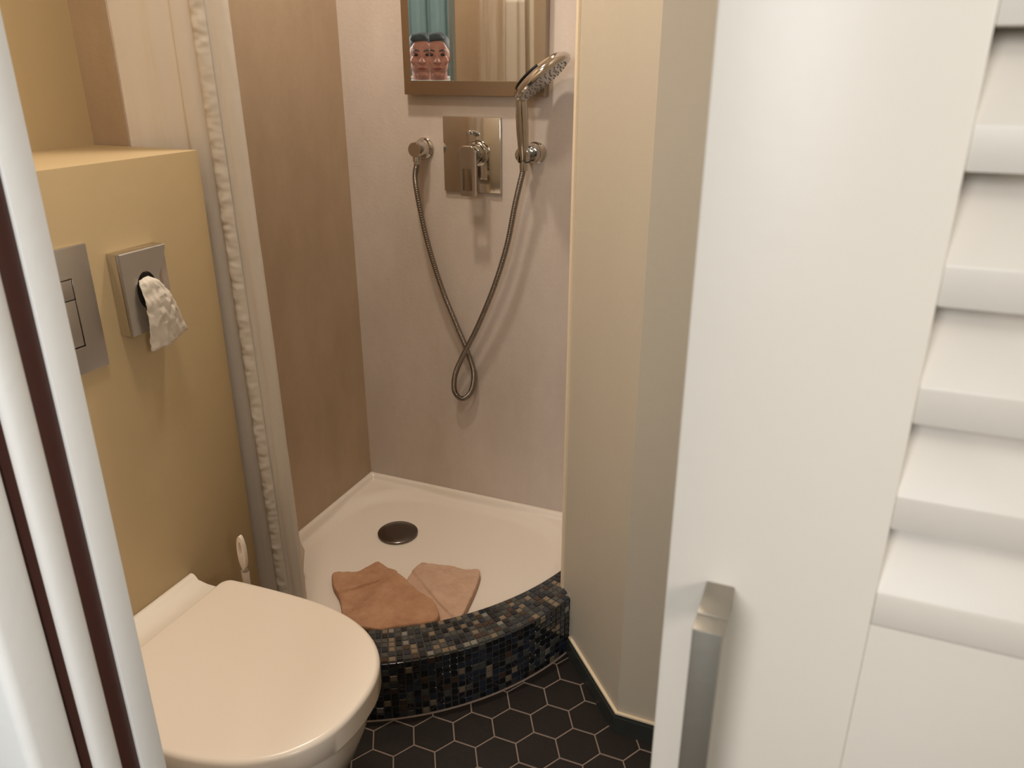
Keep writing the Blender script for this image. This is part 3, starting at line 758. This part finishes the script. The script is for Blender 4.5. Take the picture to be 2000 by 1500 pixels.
for i in range(NS):
    for j in range(NV): bm.faces.new((g[i, j], g[i, j + 1], g[i + 1, j + 1], g[i + 1, j]))
o = link('cloth', bm, 'curtain', ct, smooth=True); md = o.modifiers.new('t', 'SOLIDIFY'); md.thickness = 0.0008
# stitched hem band along the edge
bm = B(); g = {}; NH = 12; NZ = 700
for i in range(NH + 1):
    for j in range(NZ + 1):
        u = i / NH; v = j / NZ; t = (8.95 + 1.85 * u) / (len(ST) - 1); p = station(t, v); z = ZTOP + (ZBOT - ZTOP) * v
        e = math.sin(PI * u)
        e = max(e, 0); pk = 0.0015 * e + 0.0034 * (e ** .4) * (noise.noise(Vector((u * 1.2, z * 48, 4))) + 0.6 * noise.noise(Vector((u * 2, z * 110, 8))))
        g[i, j] = bm.verts.new((p.x, p.y - 0.0050 - pk, z))
for i in range(NH):
    for j in range(NZ): bm.faces.new((g[i, j], g[i, j + 1], g[i + 1, j + 1], g[i + 1, j]))
o = link('hem', bm, 'curtain', ct, smooth=True); md = o.modifiers.new('t', 'SOLIDIFY'); md.thickness = 0.0006
# back layer flaring out at the foot
bm = B(); g = {}
for i in range(31):
    for j in range(61):
        u, v = i / 30, j / 60; z = lerp(1.6, 0.20, v)
        fl = max(0, (v - .70) / .30) ** 1.6
        tipx, tipy = lerp(-1.155, -1.192, fl), lerp(1.315, 1.440, fl)
        x = lerp(lerp(-1.105, -1.078, v), tipx, u); y = lerp(1.277, tipy, u) + 0.006 * math.sin(u * 9) * (1 - fl)
        g[i, j] = bm.verts.new((x, y, z + 0.02 * (1 - u) * v))
for i in range(30):
    for j in range(60): bm.faces.new((g[i, j], g[i, j + 1], g[i + 1, j + 1], g[i + 1, j]))
o = link('back_fold', bm, 'curtain', ct, smooth=True); md = o.modifiers.new('t', 'SOLIDIFY'); md.thickness = 0.0008
rd = thing('curtain_rod', 'chrome curtain rod above the frame', 'rod', (-0.9, 1.24, 2.38)) if False else None

# ================================================================ TOWELS
def towel(name, pts, matn, label, thick, lift, seam=None, seed=0, parent=None):
    """soft folded cloth: closed outline smoothed, rounded edge, crease along the seam"""
    P = [Vector((x, y, 0)) for x, y in pts]; n = len(P); S_ = []
    for k in range(n):
        a, b, c, d = P[k - 1], P[k], P[(k + 1) % n], P[(k + 2) % n]
        for q in range(18):
            t = q / 18; S_.append(0.5 * ((2 * b) + (c - a) * t + (2 * a - 5 * b + 4 * c - d) * t * t + (3 * b - a - 3 * c + d) * t ** 3))
    C = sum(S_, Vector()) / len(S_)
    bm = B(); rings = []; NR = 30; ks = [1 - (1 - q / NR) ** 1.0 for q in range(NR)]
    rad = [1.0, 1.0, .998, .992, .98, .96] + [0.94 - 0.94 * q / 80 for q in range(80)]
    hh = [0.0, .35, .62, .82, .94, .99] + [1.0] * 80
    for r, h in zip(rad, hh):
        ring = []
        for p in S_:
            q = C + (p - C) * r
            if r < .9:
                q = C + (p - C) * r
            bz = lift(q.x, q.y)
            w_ = 0.0022 * noise.noise(Vector((q.x * 34 + seed, q.y * 50, 1))) + 0.0016 * noise.noise(Vector((q.x * 80, q.y * 110 + seed, 5)))
            z = bz + thick * h + w_ * h
            if seam and h > .3:
                (ax, ay), (bx2, by2) = seam; ex2, ey2 = bx2 - ax, by2 - ay; L = math.hypot(ex2, ey2)
                d = ((q.x - ax) * ey2 - (q.y - ay) * ex2) / L
                z += 0.006 * (1 / (1 + math.exp(d / 0.0012))) - 0.0045 * math.exp(-(d / 0.0022) ** 2)
            ring.append(bm.verts.new((q.x, q.y, z)))
        rings.append(ring)
    m = len(S_)
    for a, b in zip(rings, rings[1:]):
        for k in range(m): bm.faces.new((a[k], a[(k + 1) % m], b[(k + 1) % m], b[k]))
    c = bm.verts.new(sum((v.co for v in rings[-1]), Vector()) / m)
    for k in range(m): bm.faces.new((rings[-1][k], rings[-1][(k + 1) % m], c))
    bm.faces.new(rings[0][::-1])
    o = link(name, bm, matn, parent, smooth=True)
    if label: tag(o, label, 'towel', 'folded towels lying in the shower tray')
    return o
def lift1(x, y):
    base = zt(x, y) + 0.001
    r = IR - math.hypot(x - IC[0], y - IC[1])
    return base + 0.010 * max(0, 1 - r / 0.10) ** 1.5
t2 = towel('folded_towel', [(-0.925, 1.500), (-0.928, 1.585), (-0.905, 1.594), (-0.874, 1.600), (-0.835, 1.607), (-0.801, 1.604), (-0.772, 1.620), (-0.756, 1.603), (-0.741, 1.545), (-0.730, 1.478), (-0.722, 1.400), (-0.770, 1.360), (-0.850, 1.380)],
      'towel2', 'lighter tan folded towel, partly under the browner one', 0.013, lift1, seam=((-0.87, 1.50), (-0.73, 1.40)), seed=3)
def lift2(x, y):
    b = lift1(x, y)
    k = max(0, min(1, (x + 1.010) / 0.08)); return b + 0.019 * k * k * (3 - 2 * k)
t1 = towel('folded_towel', [(-1.119, 1.452), (-1.092, 1.470), (-1.066, 1.484), (-1.050, 1.515), (-1.040, 1.543), (-1.024, 1.543), (-0.950, 1.508), (-0.870, 1.462), (-0.800, 1.430), (-0.762, 1.366), (-0.83, 1.312), (-0.915, 1.262), (-0.975, 1.292), (-1.042, 1.370), (-1.090, 1.411)],
      'towel', 'browner folded towel with hem crease, lying over the lighter one', 0.016, lift2, seam=((-1.060, 1.379), (-0.947, 1.514)), seed=9)

# ================================================================ PERSON (seen only in the mirror)
def blob(bm, c, r, n=20):          # ellipsoid
    g_ = bmesh.ops.create_icosphere(bm, subdivisions=3, radius=1.0)
    for v in g_['verts']: v.co = Vector(c) + Vector((v.co.x * r[0], v.co.y * r[1], v.co.z * r[2]))
def limb(bm, pts, rads, sx=1.0):   # tapered limb with round ends
    P = spline(pts, 24); m = len(rads) - 1
    def rf(i):
        t = i / 24 * m; k = min(int(t), m - 1); return rads[k] + (rads[k + 1] - rads[k]) * (t - k)
    tube(bm, P, rf, 20)
    for p, r in ((P[0], rads[0]), (P[-1], rads[-1])): blob(bm, p, (r, r, r))
FWD = Vector((-0.44, 0.90, 0)).normalized(); RGT = Vector((FWD.y, -FWD.x, 0))
def L2W(p, o=HEADP): return Vector(o) + RGT * p[0] + FWD * p[1] + Vector((0, 0, p[2]))
def turn(bm, o=HEADP):             # local (right, forward, up) to world
    for v in bm.verts: v.co = L2W(v.co, o)
def remesh(o, size):
    m = o.modifiers.new('weld', 'REMESH'); m.mode = 'VOXEL'; m.voxel_size = size; m.use_smooth_shade = True
    sm = o.modifiers.new('soft', 'SMOOTH'); sm.factor = 0.5; sm.iterations = 3
pe = thing('person', 'person with short dark hair and blue top, reflected in narrow mirror strip', 'person', (HEADP.x, HEADP.y, 0))
bm = B()                            # local origin: centre of the head
blob(bm, (0, -0.005, 0.022), (0.073, 0.092, 0.088)); blob(bm, (0, 0.018, -0.040), (0.060, 0.068, 0.066)); blob(bm, (0, 0.045, -0.088), (0.030, 0.030, 0.024))
blob(bm, (0, 0.060, 0.045), (0.050, 0.024, 0.034))
limb(bm, [(0, 0.078, 0.012), (0, 0.094, -0.012), (0, 0.104, -0.026)], [.008, .010, .013]); blob(bm, (0.012, 0.090, -0.028), (.009, .010, .008)); blob(bm, (-0.012, 0.090, -0.028), (.009, .010, .008))
for sx in (-1, 1):
    blob(bm, (sx * 0.030, 0.076, 0.024), (.020, .010, .006)); blob(bm, (sx * 0.042, 0.060, -0.022), (.020, .018, .020)); blob(bm, (sx * 0.074, -0.008, -0.005), (.010, .018, .030))
blob(bm, (0, 0.082, -0.056), (.024, .010, .006)); blob(bm, (0, 0.080, -0.066), (.020, .010, .006))
limb(bm, [(0, -0.02, -0.05), (0, -0.03, -0.13), (0, -0.035, -0.20)], [.052, .055, .070])
limb(bm, [(0, -0.04, -0.22), (0, -0.05, -0.36), (0, -0.05, -0.50), (0, -0.05, -0.62)], [.10, .135, .125, .135])
for sx in (-1, 1):
    limb(bm, [(sx * 0.06, -0.04, -0.215), (sx * 0.17, -0.04, -0.235), (sx * 0.215, -0.03, -0.38), (sx * 0.225, 0.0, -0.50)], [.05, .056, .046, .040])
    limb(bm, [(sx * 0.225, 0.0, -0.50), (sx * 0.215, 0.05, -0.62), (sx * 0.21, 0.09, -0.73)], [.040, .034, .024])
    hb_ = (sx * 0.21, 0.10, -0.765)
    blob(bm, hb_, (.014, .036, .042))
    for q, (fy, ln) in enumerate(((0.032, .060), (0.011, .070), (-0.010, .066), (-0.030, .050))):
        limb(bm, [(hb_[0], hb_[1] + fy, -0.79), (hb_[0] - sx * .004, hb_[1] + fy * 1.1, -0.79 - ln * .5), (hb_[0] - sx * .020, hb_[1] + fy * 1.1, -0.79 - ln)], [.0092, .0085, .0072])
    limb(bm, [(hb_[0] - sx * .004, hb_[1] + .030, -0.755), (hb_[0] - sx * .018, hb_[1] + .058, -0.785), (hb_[0] - sx * .024, hb_[1] + .060, -0.812)], [.011, .0095, .008])
    limb(bm, [(sx * 0.085, -0.05, -0.66), (sx * 0.095, 0.02, -0.86), (sx * 0.10, 0.05, -1.0)], [.092, .075, .058])
    limb(bm, [(sx * 0.10, 0.05, -1.0), (sx * 0.10, -0.01, -1.17), (sx * 0.10, -0.05, -1.345)], [.056, .052, .036])
    limb(bm, [(sx * 0.10, -0.06, -1.385), (sx * 0.105, 0.04, -1.395), (sx * 0.11, 0.12, -1.402)], [.036, .032, .026])
turn(bm); o = link('body', bm, 'skin', pe, smooth=True); remesh(o, 0.004)
bm = B(); blob(bm, (0, -0.018, 0.040), (0.080, 0.094, 0.086)); blob(bm, (0, -0.045, 0.0), (0.074, 0.065, 0.075)); blob(bm, (-0.010, 0.040, 0.092), (.052, .040, .026))
for v in bm.verts:
    v.co += v.co.normalized() * 0.004 * noise.noise(v.co * 60)
turn(bm); link('hair', bm, 'hair', pe, smooth=True)
for sx in (-1, 1):
    bm = B(); blob(bm, (sx * 0.030, 0.079, 0.008), (.0125, .007, .0065)); turn(bm); link('eye', bm, 'eye', pe, smooth=True)
    bm = B(); limb(bm, [(sx * 0.014, 0.086, 0.026), (sx * 0.032, 0.086, 0.031), (sx * 0.048, 0.074, 0.026)], [.003, .0038, .002]); turn(bm); link('eyebrow', bm, 'hair', pe, smooth=True)
bm = B(); limb(bm, [(-0.022, 0.082, -0.060), (0, 0.0905, -0.0605), (0.022, 0.082, -0.060)], [.003, .0058, .003]); turn(bm); link('mouth', bm, 'lips', pe, smooth=True)
bm = B()
limb(bm, [(0, -0.04, -0.20), (0, -0.05, -0.34), (0, -0.05, -0.50), (0, -0.05, -0.66)], [.105, .152, .142, .150])
for sx in (-1, 1): limb(bm, [(sx * 0.05, -0.04, -0.205), (sx * 0.17, -0.04, -0.235), (sx * 0.215, -0.03, -0.38), (sx * 0.225, 0.0, -0.49)], [.062, .068, .058, .054])
turn(bm); o = link('shirt', bm, 'shirt', pe, smooth=True); remesh(o, 0.006)
bm = B(); tube(bm, [(0.074 * math.cos(2 * PI * k / 40), -0.028 + 0.074 * math.sin(2 * PI * k / 40), -0.118 - 0.012 * math.sin(2 * PI * k / 40)) for k in range(41)], 0.011, 10); turn(bm); link('collar', bm, 'collar', pe, smooth=True)
bm = B()
for sx in (-1, 1):
    limb(bm, [(sx * 0.080, -0.05, -0.64), (sx * 0.095, 0.02, -0.86), (sx * 0.10, 0.05, -1.0)], [.108, .088, .070])
    limb(bm, [(sx * 0.10, 0.05, -1.0), (sx * 0.10, -0.01, -1.17), (sx * 0.10, -0.05, -1.33)], [.070, .066, .056])
turn(bm); o = link('trousers', bm, 'trousers', pe, smooth=True); remesh(o, 0.008)
# blue-grey drapes on the hall wall behind the person
bm = B(); vs = []
nx = 160
for k in range(nx + 1):
    x = -0.55 + 1.9 * k / nx - 0.2
    x = min(x, 1.2)
    y = -1.64 + 0.022 * math.sin(k * 0.55) + 0.010 * math.sin(k * 1.3 + 1)
    vs.append((bm.verts.new((x, y, 0.02)), bm.verts.new((x, y, 2.36))))
for a, b in zip(vs, vs[1:]): bm.faces.new((a[0], b[0], b[1], a[1]))
o = link('hall_drapes', bm, 'teal', smooth=True); md = o.modifiers.new('t', 'SOLIDIFY'); md.thickness = 0.002
tag(o, 'blue-grey drapes reflected behind the person in narrow mirror strip', 'drapes')
